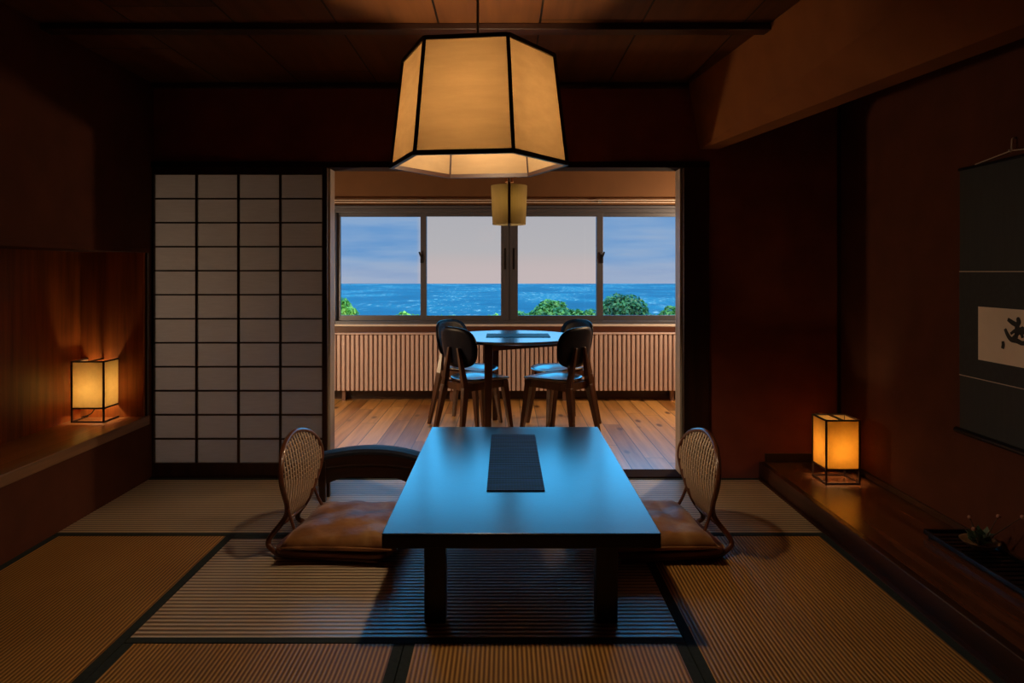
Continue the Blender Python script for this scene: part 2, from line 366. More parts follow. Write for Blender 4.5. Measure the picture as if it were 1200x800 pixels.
# ceiling
struct(boxo('ceiling', (-2.6, -1.0, H, 2.2, 4.14, H+0.1), M['ceiling']), 'brown boarded ceiling over the tatami room', 'ceiling')
struct(boxo('ceiling_sunroom', (-2.2, 4.14, H, 2.2, 6.6, H+0.1), M['wall']), 'dark ceiling of the window room', 'ceiling')
struct(boxo('trim_1', (XL+0.002, 3.035, H-0.03, 1.19, 3.11, H-0.001), M['darkwood'], bevel=0.004), 'dark wooden batten crossing the boarded ceiling', 'beam')
struct(boxo('trim_2', (XL+0.002, 3.985, H-0.03, 1.07, 4.018, H-0.001), M['darkwood'], bevel=0.004), 'dark cornice where ceiling meets back wall', 'cornice')
# back wall between the tatami room and the window room
OZ = 1.805
bm = BM(); bx(bm, -2.2, YB, OZ+0.03, 2.2, 4.14, H); bx(bm, 1.19, YB, -0.05, 2.2, 4.14, OZ+0.03); bx(bm, -2.2, YB, -0.05, -2.075, 4.14, OZ+0.03)
struct(obj('wall_back', bm, M['wall_back']), 'dark brown back wall around the wide opening', 'wall')
struct(boxo('trim_3', (-2.075, 3.99, OZ, 1.19, 4.145, OZ+0.035), M['rail_matte'], bevel=0.003), 'dark wooden head rail over the wide opening', 'beam')
struct(boxo('trim_4', (-2.075, 3.985, -0.09, 1.19, 4.14, 0.008), M['rail_matte'], bevel=0.002), 'dark threshold rail under the wide opening', 'threshold')
struct(boxo('trim_5', (1.04, 3.995, 0.008, 1.19, 4.14, OZ), M['darkwood_z'], bevel=0.004), 'dark post right of the wide opening', 'post')
struct(boxo('trim_6', (1.026, 4.03, 0.008, 1.04, 4.138, OZ), M['palewood_z'], bevel=0.002), 'thin pale jamb lining right of the opening', 'jamb')
struct(boxo('trim_7', (-1.048, 4.035, 0.008, -1.028, 4.138, OZ), M['palewood_z'], bevel=0.002), 'thin pale jamb strip beside the paper screen', 'jamb')
# left wall with the niche
NZ0, NZ1, NX = 0.37, 1.31, -2.42
bm = BM()
bx(bm, -2.6, -1.0, -0.05, XL, YB, NZ0-0.035)
bx(bm, -2.6, -1.0, NZ1, XL, YB, H)
bx(bm, -2.6, -1.0, NZ0-0.035, XL, 1.3, NZ1)
bx(bm, -2.6, 3.93, NZ0-0.035, XL, YB, NZ1)
struct(obj('wall_left', bm, M['wall']), 'dark brown left wall above and below the niche', 'wall')
bm = BM(); bx(bm, -2.6, 1.3, NZ0-0.035, NX, 3.93, NZ1); bx(bm, NX, 3.91, NZ0, XL-0.001, 3.93, NZ1)
struct(obj('wall_niche', bm, M['wall_niche']), 'brown wooden back and end of the left niche', 'wall')
bm = BM(); bx(bm, NX, 1.3, NZ0-0.035, XL-0.04, 3.93, NZ0)
struct(obj('trim_8', bm, M['benchtop']), 'wooden shelf board of the left niche', 'shelf')
struct(boxo('trim_9', (XL-0.04, 1.3, NZ0-0.05, XL+0.012, 3.955, NZ0+0.003), M['edgewood'], bevel=0.004), 'pale wooden edge along the left niche shelf', 'edge')
struct(boxo('trim_10', (XL-0.02, 1.3, NZ1-0.004, XL+0.008, 3.95, NZ1+0.022), M['wall'], bevel=0.002), 'thin wooden edge over the left niche', 'edge')
struct(boxo('trim_11', (XL-0.02, 3.93, NZ0+0.003, XL+0.008, 3.955, NZ1-0.004), M['darkwood_z'], bevel=0.002), 'thin wooden upright at the niche end', 'edge')
# right wall, alcove platform, dropped beam wall
struct(boxo('wall_right', (XR, -1.0, -0.05, 2.2, YB, H), M['wall']), 'dark brown alcove wall behind the hanging scroll', 'wall')
struct(boxo('wall_rear', (-2.6, -1.1, -0.1, 2.2, -1.0, H), M['wall']), 'dark wall behind the viewer', 'wall')
PX, PZ = 1.49, 0.085
M['platform'] = wood('platform_wood', lin(70, 38, 22), lin(122, 70, 42), axis='y', rough=0.27, spec=0.6)
struct(boxo('floor_alcove', (PX+0.03, -1.0, -0.05, XR, YB, PZ), M['platform']), 'polished brown alcove platform along the right wall', 'platform')
bm = BM(); bx(bm, PX-0.005, -1.0, -0.05, PX+0.03, YB, PZ+0.002); bx(bm, PX-0.03, -1.0, -0.05, PX-0.005, 3.985, 0.004)
struct(obj('trim_12', bm, M['darkwood_y'], bevel=0.004), 'brown wooden edge board along the alcove platform', 'edge')
struct(boxo('baseboard_back', (1.52, YB-0.012, PZ, XR, YB, PZ+0.05), M['darkwood'], bevel=0.002), 'low baseboard at the back of the alcove', 'baseboard')
struct(boxo('baseboard_right', (XR-0.01, -1.0, PZ, XR, YB-0.012, PZ+0.03), M['darkwood_y'], bevel=0.002), 'low baseboard under the scroll wall', 'baseboard')
struct(boxo('trim_13', (XR-0.016, YB-0.016, PZ+0.05, XR, YB, H), M['darkwood_z'], bevel=0.002), 'thin corner post of the alcove', 'post')
xc = lambda y: 1.075+0.0995*(YB-y)
xl = lambda y: 1.14+0.1765*(YB-y)
bm = BM(); y0, y1 = -0.6, YB-0.001; zl = 1.915
prof = lambda y: [(xc(y), y, H-0.001), (xl(y), y, zl), (xl(y)+0.11, y, zl), (xc(y)+0.14, y, H-0.001)]
frustum(bm, prof(y0), prof(y1))
M['wall_drop'] = plain('dropped_wall_plaster', lin(140, 86, 44), rough=0.85, noise=0.1, nscale=6, spec=0.2)
struct(obj('wall_lintel', bm, M['wall_drop']), 'sloping plastered beam wall over the alcove', 'wall')
# window room shell
bm = BM(); WX0, WX1, WZ0, WZ1 = -1.63, 1.715, 0.70, 1.79
bx(bm, -2.2, YW, -0.1, 2.2, 6.6, WZ0); bx(bm, -2.2, YW, WZ1, 2.2, 6.6, H); bx(bm, -2.2, YW, WZ0, WX0, 6.6, WZ1); bx(bm, WX1, YW, WZ0, 2.2, 6.6, WZ1)
M['wall_sun'] = plain('window_wall_plaster', lin(104, 72, 46), rough=0.7, noise=0.08, nscale=5, spec=0.3)
struct(obj('wall_window', bm, M['wall_sun']), 'brown wall around the window band', 'wall')
struct(boxo('wall_sunroom_left', (-2.3, 4.14, -0.1, -2.2, 6.6, H), M['wall_sun']), 'left wall of the window room', 'wall')
struct(boxo('wall_sunroom_right', (2.2, 4.02, -0.1, 2.3, 6.6, H), M['wall_sun']), 'right wall of the window room', 'wall')
struct(boxo('roof', (-2.9, -1.4, H+0.1, 2.6, 6.9, H+0.2), M['darkwood']), 'roof slab over the rooms', 'roof')
struct(boxo('baseboard_window', (-2.2, YW-0.02, 0.0, 2.2, YW, 0.085), M['darkwood'], bevel=0.003), 'dark baseboard below the radiator', 'baseboard')
struct(boxo('trim_14', (-2.0, YW-0.09, WZ0-0.065, 2.0, YW, WZ0-0.012), M['sill'], bevel=0.004), 'brown wooden ledge under the window sill', 'sill')
struct(boxo('trim_15', (-2.0, YW-0.03, WZ1+0.002, 2.0, YW, WZ1+0.03), M['alu'], bevel=0.003), 'dark head trim above the windows', 'trim')
# curtain rail as a thing
cr = thing('curtain_rail', 'thin pale double curtain rail along the wall above the windows', 'curtain rail', (0.04, YW-0.06, WZ1+0.055))
for z in (0.0, 0.022):
    bm = BM(); bar(bm, (-1.85, 0, z), (1.85, 0, z), 0.014, 0.006); obj('rail', bm, M['rail'], cr)
for x in (-1.7, -0.85, 0.0, 0.85, 1.7):
    bm = BM(); bx(bm, x-0.01, 0.0, -0.006, x+0.01, 0.06, 0.03); obj('bracket', bm, M['alu'], cr)

# ------------------------------------------------------------------ window
win = bpy.data.objects.new('window_1', None); C.objects.link(win); win.location = (0, YW, 0)
struct(win, 'wide four pane sliding window with dark grey metal frames', 'window')
bm = BM()
bx(bm, WX0, -0.03, WZ1-0.035, WX1, 0.09, WZ1); bx(bm, WX0, -0.03, WZ0, WX1, 0.09, WZ0+0.035)
bx(bm, WX0, -0.03, WZ0, WX0+0.035, 0.09, WZ1); bx(bm, WX1-0.035, -0.03, WZ0, WX1, 0.09, WZ1)
obj('window_frame', bm, M['alu'], win, bevel=0.003)
boxo('window_sill', (WX0-0.02, -0.075, WZ0-0.012, WX1+0.02, 0.0, WZ0+0.006), M['rail'], win, bevel=0.003)
# four sashes: outer pair in the outer track, inner pair meeting in the middle
edges = [(-1.595, -0.745, 0.05), (-0.80, 0.045, 0.012), (0.035, 0.925, 0.012), (0.865, 1.68, 0.05)]
for i, (a, b, yo) in enumerate(edges):
    z0, z1 = WZ0+0.035, WZ1-0.035
    bm = BM(); sw = 0.042; bt = 0.05
    if i == 1: wl, wr = 0.055, 0.085
    elif i == 2: wl, wr = 0.085, 0.06
    elif i == 0: wl, wr = 0.03, 0.05
    else: wl, wr = 0.05, 0.03
    bx(bm, a, yo-0.014, z0, a+wl, yo+0.018, z1); bx(bm, b-wr, yo-0.014, z0, b, yo+0.018, z1)
    bx(bm, a+wl, yo-0.014, z0, b-wr, yo+0.018, z0+bt); bx(bm, a+wl, yo-0.014, z1-0.035, b-wr, yo+0.018, z1)
    s = obj('sash', bm, M['alu'], win, bevel=0.002)
    boxo('glass_pane', (a+wl-0.002, yo-0.003, z0+bt-0.002, b-wr+0.002, yo+0.003, z1-0.033), M['glass'], s)
    if i in (1, 2):
        bm = BM(); xx = a+0.012 if i == 1 else b-0.012
        bx(bm, xx-0.012, yo-0.03, 1.28, xx+0.012, yo-0.014, 1.36); bar(bm, (xx, yo-0.035, 1.325), (xx+(-0.02 if i == 1 else 0.02), yo-0.045, 1.385), 0.014, 0.014)
        obj('latch', bm, M['alu_dark'], s, bevel=0.002)
        bm = BM(); xx = b-0.045 if i == 1 else a+0.045
        bx(bm, xx-0.008, yo-0.017, 1.22, xx+0.008, yo-0.0135, 1.42); obj('finger_pull', bm, M['alu_dark'], s)

# radiator
rad = thing('radiator', 'long low ribbed cream radiator along the wall under the windows', 'radiator', (0.0, 6.36, 0.0))
bm = BM(); x0, x1, zb, zt = -1.72, 1.80, 0.10, 0.615
n = int((x1-x0)/0.0425)
for i in range(n):
    x = x0+i*0.0425
    frustum(bm, [(x, -0.035, zb), (x+0.026, -0.035, zb), (x+0.03, 0.0, zb), (x-0.004, 0.0, zb)], [(x, -0.035, zt), (x+0.026, -0.035, zt), (x+0.03, 0.0, zt), (x-0.004, 0.0, zt)])
obj('ribbed_front', bm, M['radiator'], rad, bevel=0.004)
bm = BM(); bx(bm, x0-0.02, 0.0, zb-0.005, x1+0.02, 0.06, zt+0.005); obj('body', bm, M['radiator_dark'], rad, bevel=0.003)
bm = BM(); bx(bm, x0-0.02, -0.04, zt+0.005, x1+0.02, 0.065, zt+0.018); obj('top_grille', bm, M['radiator'], rad, bevel=0.003)
for x in (-1.5, -0.5, 0.55, 1.55):
    bm = BM(); bx(bm, x-0.015, 0.01, 0.0, x+0.015, 0.05, zb); obj('foot', bm, M['radiator_dark'], rad)

# ------------------------------------------------------------------ shoji
def make_shoji(name, label, loc, w, h, cols, rows, pull=True):
    t = thing(name, label, 'sliding screen', loc)
    st, th = 0.03, 0.028
    bm = BM()
    bx(bm, 0, -th/2, 0, st*0.7, th/2, h); bx(bm, w-st, -th/2, 0, w, th/2, h)
    bx(bm, st*0.7, -th/2, h-0.04, w-st, th/2, h); bx(bm, st*0.7, -th/2, 0, w-st, th/2, 0.075)
    obj('frame', bm, M['darkwood_z'], t, bevel=0.002)
    x0, x1, z0, z1 = st*0.7, w-st, 0.075, h-0.04
    bm = BM()
    for i in range(1, cols):
        x = x0+(x1-x0)*i/cols; bx(bm, x-0.006, -0.011, z0, x+0.006, 0.004, z1)
    for j in range(1, rows):
        z = z0+(z1-z0)*j/rows; bx(bm, x0, -0.0105, z-0.0045, x1, 0.0035, z+0.0045)
    obj('lattice', bm, M['darkwood_z'], t)
    boxo('paper', (x0-0.003, 0.005, z0-0.003, x1+0.003, 0.0065, z1+0.003), M['paper'], t)
    if pull:
        bm = BM(); bx(bm, 0.004, -th/2-0.004, 0.72, 0.017, -th/2+0.002, 0.80); obj('finger_pull', bm, M['lampframe'], t)
    return t
make_shoji('shoji_screen', 'tall white paper lattice sliding screen left of the opening', (-2.068, 4.012, 0.008), 1.03, OZ-0.008, 4, 12)

# ------------------------------------------------------------------ tatami mats
def mat(label, x0, y0, x1, y1, axis):
    g = 0.0018
    t = thing('tatami_mat', label, 'tatami mat', ((x0+x1)/2, (y0+y1)/2, 0), 0, 'tatami mats on the floor')
    a, b = (x1-x0)/2-g, (y1-y0)/2-g; cw = 0.032
    if axis == 'x':
        bm = BM(); bx(bm, -a, -b+cw, -0.055, a, b-cw, 0); obj('woven_rush', bm, M['tatx'], t)
        for s in (-1, 1):
            bm = BM(); bx(bm, -a, min(s*b, s*(b-cw)), -0.055, a, max(s*b, s*(b-cw)), 0.0012); obj('cloth_border', bm, M['cloth'], t)
    else:
        bm = BM(); bx(bm, -a+cw, -b, -0.055, a-cw, b, 0); obj('woven_rush', bm, M['taty'], t)
        for s in (-1, 1):
            bm = BM(); bx(bm, min(s*a, s*(a-cw)), -b, -0.055, max(s*a, s*(a-cw)), b, 0.0012); obj('cloth_border', bm, M['cloth'], t)
    return t
mat('tatami mat lying below the paper lattice screen at the back left', XL, 3.115, -0.27, 3.985, 'x')
mat('tatami mat at the back right, between threshold and right rattan chair', -0.27, 3.115, 1.46, 3.985, 'x')
mat('pale tatami mat with crosswise ridges directly beneath the low blue table', -1.232, 2.215, 0.583, 3.115, 'x')
mat('dark tatami mat at the far left, alongside the niche wall', XL, 1.31, -1.232, 3.115, 'y')
mat('brown tatami mat at the right, alongside the alcove platform', 0.583, 1.31, 1.46, 3.115, 'y')
mat('tatami mat in the foreground, left of the centre cloth seam', -1.232, 0.4, -0.325, 2.215, 'y')
mat('tatami mat in the foreground, right of the centre cloth seam', -0.325, 0.4, 0.583, 2.215, 'y')

# ------------------------------------------------------------------ low table
tb = thing('low_table', 'large low blue-black lacquered dining table on the centre tatami mat', 'table', (0.054, 3.05, 0.0013))
tw, tl, th = 0.463, 0.78, 0.332
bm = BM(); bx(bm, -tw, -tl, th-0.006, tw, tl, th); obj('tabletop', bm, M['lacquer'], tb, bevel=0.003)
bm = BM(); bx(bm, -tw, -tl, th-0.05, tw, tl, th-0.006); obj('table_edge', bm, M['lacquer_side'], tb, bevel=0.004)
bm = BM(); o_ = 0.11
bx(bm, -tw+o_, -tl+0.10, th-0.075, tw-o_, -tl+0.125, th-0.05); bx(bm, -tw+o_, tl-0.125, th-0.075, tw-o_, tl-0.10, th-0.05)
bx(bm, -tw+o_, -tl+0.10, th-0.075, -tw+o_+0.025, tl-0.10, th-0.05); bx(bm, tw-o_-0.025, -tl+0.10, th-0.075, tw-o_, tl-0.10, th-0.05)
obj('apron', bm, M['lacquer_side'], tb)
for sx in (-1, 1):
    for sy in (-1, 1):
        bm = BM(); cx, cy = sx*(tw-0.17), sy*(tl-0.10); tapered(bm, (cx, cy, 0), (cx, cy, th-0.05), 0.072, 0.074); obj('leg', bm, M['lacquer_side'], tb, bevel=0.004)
rn = boxo('table_runner', (-0.115, -0.465, 0, 0.115, 0.465, 0.004), M['runner'], None, bevel=0.001)
rn.location = (0.042, 3.17, th+0.0016); tag(rn, 'dark woven runner lying along the middle of the low blue table', 'table runner')

# ------------------------------------------------------------------ rattan floor chairs
def hw(z):   # half width of the racket-shaped back by height
    pts = [(0.015, 0.165), (0.06, 0.15), (0.11, 0.135), (0.16, 0.125), (0.21, 0.150), (0.27, 0.195), (0.32, 0.222), (0.365, 0.222), (0.41, 0.195), (0.45, 0.148), (0.475, 0.085), (0.487, 0.0)]
    for (a, b), (c, d) in zip(pts, pts[1:]):
        if z <= c:
            t = (z-a)/(c-a); return b+(d-b)*t
    return 0
def bx_prof(z):  # lean of the back by height
    pts = [(0.015, -0.255), (0.035, -0.28), (0.06, -0.288), (0.085, -0.275), (0.11, -0.252), (0.16, -0.222), (0.22, -0.206), (0.30, -0.198), (0.36, -0.203), (0.43, -0.217), (0.487, -0.24)]
    if z <= pts[0][0]: return pts[0][1]
    for (a, b), (c, d) in zip(pts, pts[1:]):
        if z <= c:
            t = (z-a)/(c-a); return b+(d-b)*t
    return pts[-1][1]
def floor_chair(loc, rz, label):
    t = thing('floor_chair', label, 'floor chair', loc, rz, 'legless rattan floor chairs at the low table')
    bm = BM()
    zs = [0.035, 0.06, 0.09, 0.12, 0.16, 0.21, 0.27, 0.32, 0.365, 0.41, 0.448, 0.472]
    ctrl = [(0.20, -0.195, 0.012), (-0.10, -0.19, 0.012), (-0.22, -0.175, 0.011)]+[(bx_prof(z), -hw(z), z) for z in zs]+[(bx_prof(0.487), 0, 0.487)]
    ctrl += [(x, -y, z) for x, y, z in reversed(ctrl[:-1])]
    tube(bm, smooth_pts(ctrl, 5), 0.0115, 8); obj('bentwood_frame', bm, M['rattan'], t, smooth=True)
    # cane: strands clipped to the outline
    bm = BM(); zlo = 0.115
    for i in range(-8, 9):
        y = i*0.0265; seg = []
        z = zlo
        while z < 0.487:
            if abs(y) < hw(z)-0.004: seg.append((bx_prof(z)+0.002, y, z))
            else:
                if len(seg) > 1: tube(bm, seg, 0.0042, 6)
                seg = []
            z += 0.006
        if len(seg) > 1: tube(bm, seg, 0.0042, 6)
    z = zlo
    while z < 0.48:
        w = hw(z)-0.004
        if w > 0.01: tube(bm, [(bx_prof(z)-0.002, -w, z), (bx_prof(z)-0.002, 0, z), (bx_prof(z)-0.002, w, z)], 0.0022, 4)
        z += 0.020
    obj('woven_cane_back', bm, M['cane'], t)
    bm = BM(); tube(bm, [(bx_prof(0.118), -hw(0.118), 0.118), (bx_prof(0.118)+0.004, 0, 0.118), (bx_prof(0.118), hw(0.118), 0.118)], 0.009, 8); obj('lower_crossbar', bm, M['rattan'], t, smooth=True)
    for s in (-1, 1):
        bm = BM(); tube(bm, smooth_pts([(bx_prof(0.20)+0.003, s*hw(0.20), 0.20), (-0.19, s*0.15, 0.15), (-0.165, s*0.16, 0.09), (-0.16, s*0.17, 0.035)], 4), 0.007, 6); obj('side_brace', bm, M['rattan'], t, smooth=True)
    bm = BM(); prism(bm, superell(0.255, 0.215, 7, 40), 0.024, 0.044); obj('seat_board', bm, M['chairbase'], t, bevel=0.005)
    return t
floor_chair((-0.70, 3.03, 0.0005), R(-6), 'low rattan chair with oval cane back left of the low blue table')
floor_chair((0.655, 3.03, 0.0005), R(180+6), 'low rattan chair with oval cane back right of the low blue table')

def cushion(loc, rz, label, seed, tilt=0):
    random.seed(seed); n = 28; bm = BM(); half = 0.243; grid = {}
    ph = [random.uniform(0, 6.28) for _ in range(6)]
    for side in (1, -1):
        for i in range(n+1):
            for j in range(n+1):
                u, v = i/n*2-1, j/n*2-1
                edge = i in (0, n) or j in (0, n)
                if side == -1 and edge: grid[(side, i, j)] = grid[(1, i, j)]; continue
                d = max(0.0, (1-abs(u)**2.6)*(1-abs(v)**2.6))**0.29
                pin = 1-0.07*(1-v*v)*abs(u)**3; pin2 = 1-0.07*(1-u*u)*abs(v)**3
                wr = 0.006*(math.sin(4*u+3*v+ph[0])+math.sin(7*v-3*u+ph[1])+0.6*math.sin(11*u+ph[2]))*d
                z = 0.03+side*(0.062 if side == 1 else 0.03)*d+wr*(1 if side == 1 else 0.1)
                if side == -1: z = max(0.0005, z)
                grid[(side, i, j)] = bm.verts.new((u*half*pin, v*half*pin2, z+0.0))
    for side in (1, -1):
        for i in range(n):
            for j in range(n):
                q = [grid[(side, i, j)], grid[(side, i+1, j)], grid[(side, i+1, j+1)], grid[(side, i, j+1)]]
                bm.faces.new(q if side == 1 else q[::-1])
    o = obj('floor_cushion', bm, M['cushion'], None, smooth=True); o.location = loc; o.rotation_euler = (0, 0, rz)
    tag(o, label, 'cushion', 'brown cushions on the rattan floor chairs')
    bm = BM()
    pts = []
    for a in range(0, 4*14):
        s, f = a//14, (a % 14)/14*2-1
        u, v = [(f, -1), (1, f), (-f, 1), (-1, -f)][s]
        pts.append((u*half*(1-0.07*(1-v*v)*abs(u)**3), v*half*(1-0.07*(1-u*u)*abs(v)**3), 0.03))
    tube(bm, pts, 0.004, 6, closed=True); obj('piping', bm, M['cushion'], o, smooth=True)
    return o
cushion((-0.665, 3.02, 0.0455), R(-3), 'plump brown patterned square cushion on the left rattan chair', 3)
cushion((0.615, 3.02, 0.0455), R(4), 'plump brown patterned square cushion on the right rattan chair', 11)

# ------------------------------------------------------------------ low arched armrest (kyosoku) behind the left chair
ar = thing('kyosoku', 'dark low arched armrest with wavy apron behind the left rattan chair', 'stool', (-0.715, 3.62, 0.0005), 0)
def curved(y_arc, x): return y_arc*(1-(x/0.27)**2)
n = 24
bm = BM(); rows = []
for i in range(n+1):
    x = -0.268+0.536*i/n; top = 0.236+0.026*(1-(x/0.268)**2); yc = 0.05*(1-(x/0.268)**2)
    ring = []
    for (dy, dz) in ((-0.055, -0.028), (-0.062, -0.010), (-0.045, 0.0), (0.0, 0.003), (0.045, 0.0), (0.062, -0.010), (0.055, -0.028)): ring.append(bm.verts.new((x, yc+dy, top+dz)))
    rows.append(ring)
for a, b in zip(rows, rows[1:]):
    for k in range(7): bm.faces.new((a[k], a[(k+1) % 7], b[(k+1) % 7], b[k]))
bm.faces.new(rows[0]); bm.faces.new(rows[-1][::-1])
obj('padded_top', bm, M['pad'], ar, bevel=0.004)
bm = BM(); rows = []
for i in range(n+1):
    x = -0.258+0.516*i/n; a = abs(x)/0.258; top = 0.210+0.026*(1-(x/0.268)**2); yc = 0.05*(1-(x/0.268)**2)-0.045
    low = 0.112+0.008*math.sin(PI*a/0.62) if a < 0.62 else 0.112-0.03*((a-0.62)/0.38)**0.8
    rows.append([bm.verts.new((x, yc-0.008, low)), bm.verts.new((x, yc+0.008, low)), bm.verts.new((x, yc+0.008, top)), bm.verts.new((x, yc-0.008, top))])
for a, b in zip(rows, rows[1:]):
    for k in range(4): bm.faces.new((a[k], a[(k+1) % 4], b[(k+1) % 4], b[k]))
bm.faces.new(rows[0]); bm.faces.new(rows[-1][::-1])
obj('wavy_apron', bm, M['armrest'], ar)
bm = BM()
tube(bm, [(-0.258+0.516*i/12, 0.05*(1-((-0.258+0.516*i/12)/0.268)**2)-0.055, 0.170+0.012*(1-((-0.258+0.516*i/12)/0.268)**2)) for i in range(13)], 0.005, 6); obj('moulding', bm, M['armrest'], ar, smooth=True)
for sx in (-1, 1):
    for sy in (-1, 1):
        bm = BM(); tapered(bm, (sx*0.235, sy*0.04+0.0, 0), (sx*0.242, sy*0.036, 0.212), 0.034, 0.04, 0.026, 0.03); obj('leg', bm, M['armrest'], ar, bevel=0.004)

# ------------------------------------------------------------------ floor lanterns
def lantern(loc, label, mats, cord=False):
    t = thing('paper_lantern', label, 'lantern', loc, 0)
    w, d, h, p, z0 = 0.087, 0.078, 0.338, 0.0085, 0.078
    pm, bmx = mats
    bm = BM()
    for sx in (-1, 1):
        for sy in (-1, 1): bx(bm, sx*w-p/2 if sx > 0 else -w-p/2, sy*d-p/2, 0, sx*w+p/2, sy*d+p/2, h)
    for z in (p/2, z0, h-p/2):
        for s in (-1, 1):
            bar(bm, (-w, s*d, z), (w, s*d, z), p*0.9, p*0.9); bar(bm, (s*w, -d, z), (s*w, d, z), p*0.9, p*0.9)
    bar(bm, (0, -d, h-p/2), (0, d, h-p/2), p*1.4, p*0.8)
    obj('frame', bm, M['lampframe'], t)
    for s in (-1, 1):
        bm = BM(); bx(bm, -w+0.003, s*(d-0.001)-0.0006, z0, w-0.003, s*(d-0.001)+0.0006, h-p); obj('paper_panel', bm, pm, t)
        bm = BM(); bx(bm, s*(w-0.001)-0.0006, -d+0.003, z0, s*(w-0.001)+0.0006, d-0.003, h-p); obj('paper_panel', bm, pm, t)
    bm = BM(); bar(bm, (-w, 0, z0), (w, 0, z0), 0.012, 0.008); lathe(bm, [(0.012, z0), (0.012, z0+0.05), (0.009, z0+0.062)], 12); obj('bulb_holder', bm, M['socket'], t)
    bm = BM(); ball(bm, (0, 0, z0+0.098), 0.026); obj('bulb', bm, bmx, t, smooth=True)
    if cord:
        bm = BM(); tube(bm, smooth_pts([(0, 0, z0), (-0.04, 0.02, 0.03), (-w-0.012, 0.03, 0.006), (-w-0.03, 0.09, 0.006), (-w-0.03, 0.13, 0.006)], 5), 0.003, 6); obj('cord', bm, M['cord'], t, smooth=True)
    return t
lantern((-2.292, 3.845, NZ0+0.0005), 'pale yellow square paper lantern glowing on the left niche shelf', (M['lantern_l'], M['bulb_l']), True)
lantern((1.768, 3.67, PZ+0.0005), 'amber square paper lantern glowing on the right alcove platform', (M['lantern_r'], M['bulb_r']))

# ------------------------------------------------------------------ big hexagonal pendant
pl = thing('hexagonal_pendant_lamp', 'large six-sided cream paper pendant lamp over the low table', 'pendant lamp', (-0.104, 2.60, 1.603))
rb, rt, hh = 0.337, 0.29, 0.403
ang = [R(-7+60*k) for k in range(6)]
vb = [Vector((rb*math.cos(a), rb*math.sin(a), 0)) for a in ang]; vt = [Vector((rt*math.cos(a), rt*math.sin(a), hh)) for a in ang]
for k in range(6):
    j = (k+1) % 6
    bm = BM(); inn = lambda v: Vector((v.x*0.992, v.y*0.992, v.z)); nrm = ((vb[j]-vb[k]).cross(vt[k]-vb[k])).normalized()*0.0006
    q = [inn(vb[k]), inn(vb[j]), inn(vt[j]), inn(vt[k])]
    frustum(bm, [v-nrm for v in q], [v+nrm for v in q]); obj('paper_panel', bm, M['bigshade'], pl)
bm = BM()
for k in range(6):
    j = (k+1) % 6
    bar(bm, vb[k], vt[k], 0.013, 0.013); bar(bm, vb[k], vb[j], 0.014, 0.016); bar(bm, vt[k], vt[j], 0.013, 0.014)
obj('frame', bm, M['lampframe'], pl)
bm = BM()
for k in (0, 1, 2): bar(bm, vt[k]*0.99+Vector((0, 0, -0.005)), vt[k+3]*0.99+Vector((0, 0, -0.005)), 0.008, 0.006)
lathe(bm, [(0.022, hh-0.155), (0.024, hh-0.06), (0.016, hh-0.03), (0.012, hh+0.015)], 16); obj('lamp_holder', bm, M['lampframe'], pl)
bm = BM(); ball(bm, (0, 0, hh-0.205), 0.05, 20, 12); obj('bulb', bm, M['bulb_big'], pl, smooth=True)
bm = BM(); tube(bm, [(0, 0, hh), (0, 0, H-1.603-0.03)], 0.005, 8); obj('cord', bm, M['cord'], pl)
bm = BM(); lathe(bm, [(0.055, H-1.603-0.03), (0.06, H-1.603-0.012), (0.06, H-1.603-0.0005)], 24); obj('ceiling_rose', bm, M['lampframe'], pl, smooth=False)

# small drum pendant
sp = thing('drum_pendant_lamp', 'small yellowish drum pendant lamp hanging over the round table', 'pendant lamp', (0.03, 5.22, 1.556))
for s in (0, 1):
    bm = BM(); rows = []
    for i in range(21):
        a = -PI/2+R(3)+(PI-R(6))*i/20+s*PI
        rows.append([bm.verts.new((r*math.cos(a), r*math.sin(a), z)) for r, z in ((0.126, 0), (0.138, 0.295), (0.1365, 0.295), (0.1245, 0))])
    for a, b in zip(rows, rows[1:]):
        for k in range(4): bm.faces.new((a[k], a[(k+1) % 4], b[(k+1) % 4], b[k]))
    bm.faces.new(rows[0]); bm.faces.new(rows[-1][::-1])
    obj('paper_shade', bm, M['smallshade'], sp, smooth=False)
bm = BM()
for s in (-1, 1): bar(bm, (0, s*0.122, 0), (0, s*0.138, 0.308), 0.019, 0.010)
bar(bm, (0, -0.138, 0.302), (0, 0.138, 0.302), 0.012, 0.008); bar(bm, (0, -0.122, 0.004), (0, 0.122, 0.004), 0.010, 0.006)
obj('slat_frame', bm, M['lampframe'], sp)
for s in (-1, 1):
    bm = BM(); tube(bm, [(s*0.022, -0.12, 0.305), (s*0.022, -0.12, 0.335)], 0.006, 8); bx(bm, s*0.022-0.009, -0.132, 0.306, s*0.022+0.009, -0.108, 0.313); obj('hook', bm, M['brass'], sp)
bm = BM(); lathe(bm, [(0.016, 0.22), (0.018, 0.30)], 12); obj('lamp_holder', bm, M['lampframe'], sp)
bm = BM(); ball(bm, (0, 0, 0.175), 0.038, 16, 10); obj('bulb', bm, M['bulb_small'], sp, smooth=True)
bm = BM(); tube(bm, [(0, 0, 0.302), (0, 0, H-1.556-0.02)], 0.005, 8); obj('cord', bm, M['cord'], sp)
bm = BM(); lathe(bm, [(0.045, H-1.556-0.022), (0.05, H-1.556-0.0005)], 20); obj('ceiling_rose', bm, M['lampframe'], sp)

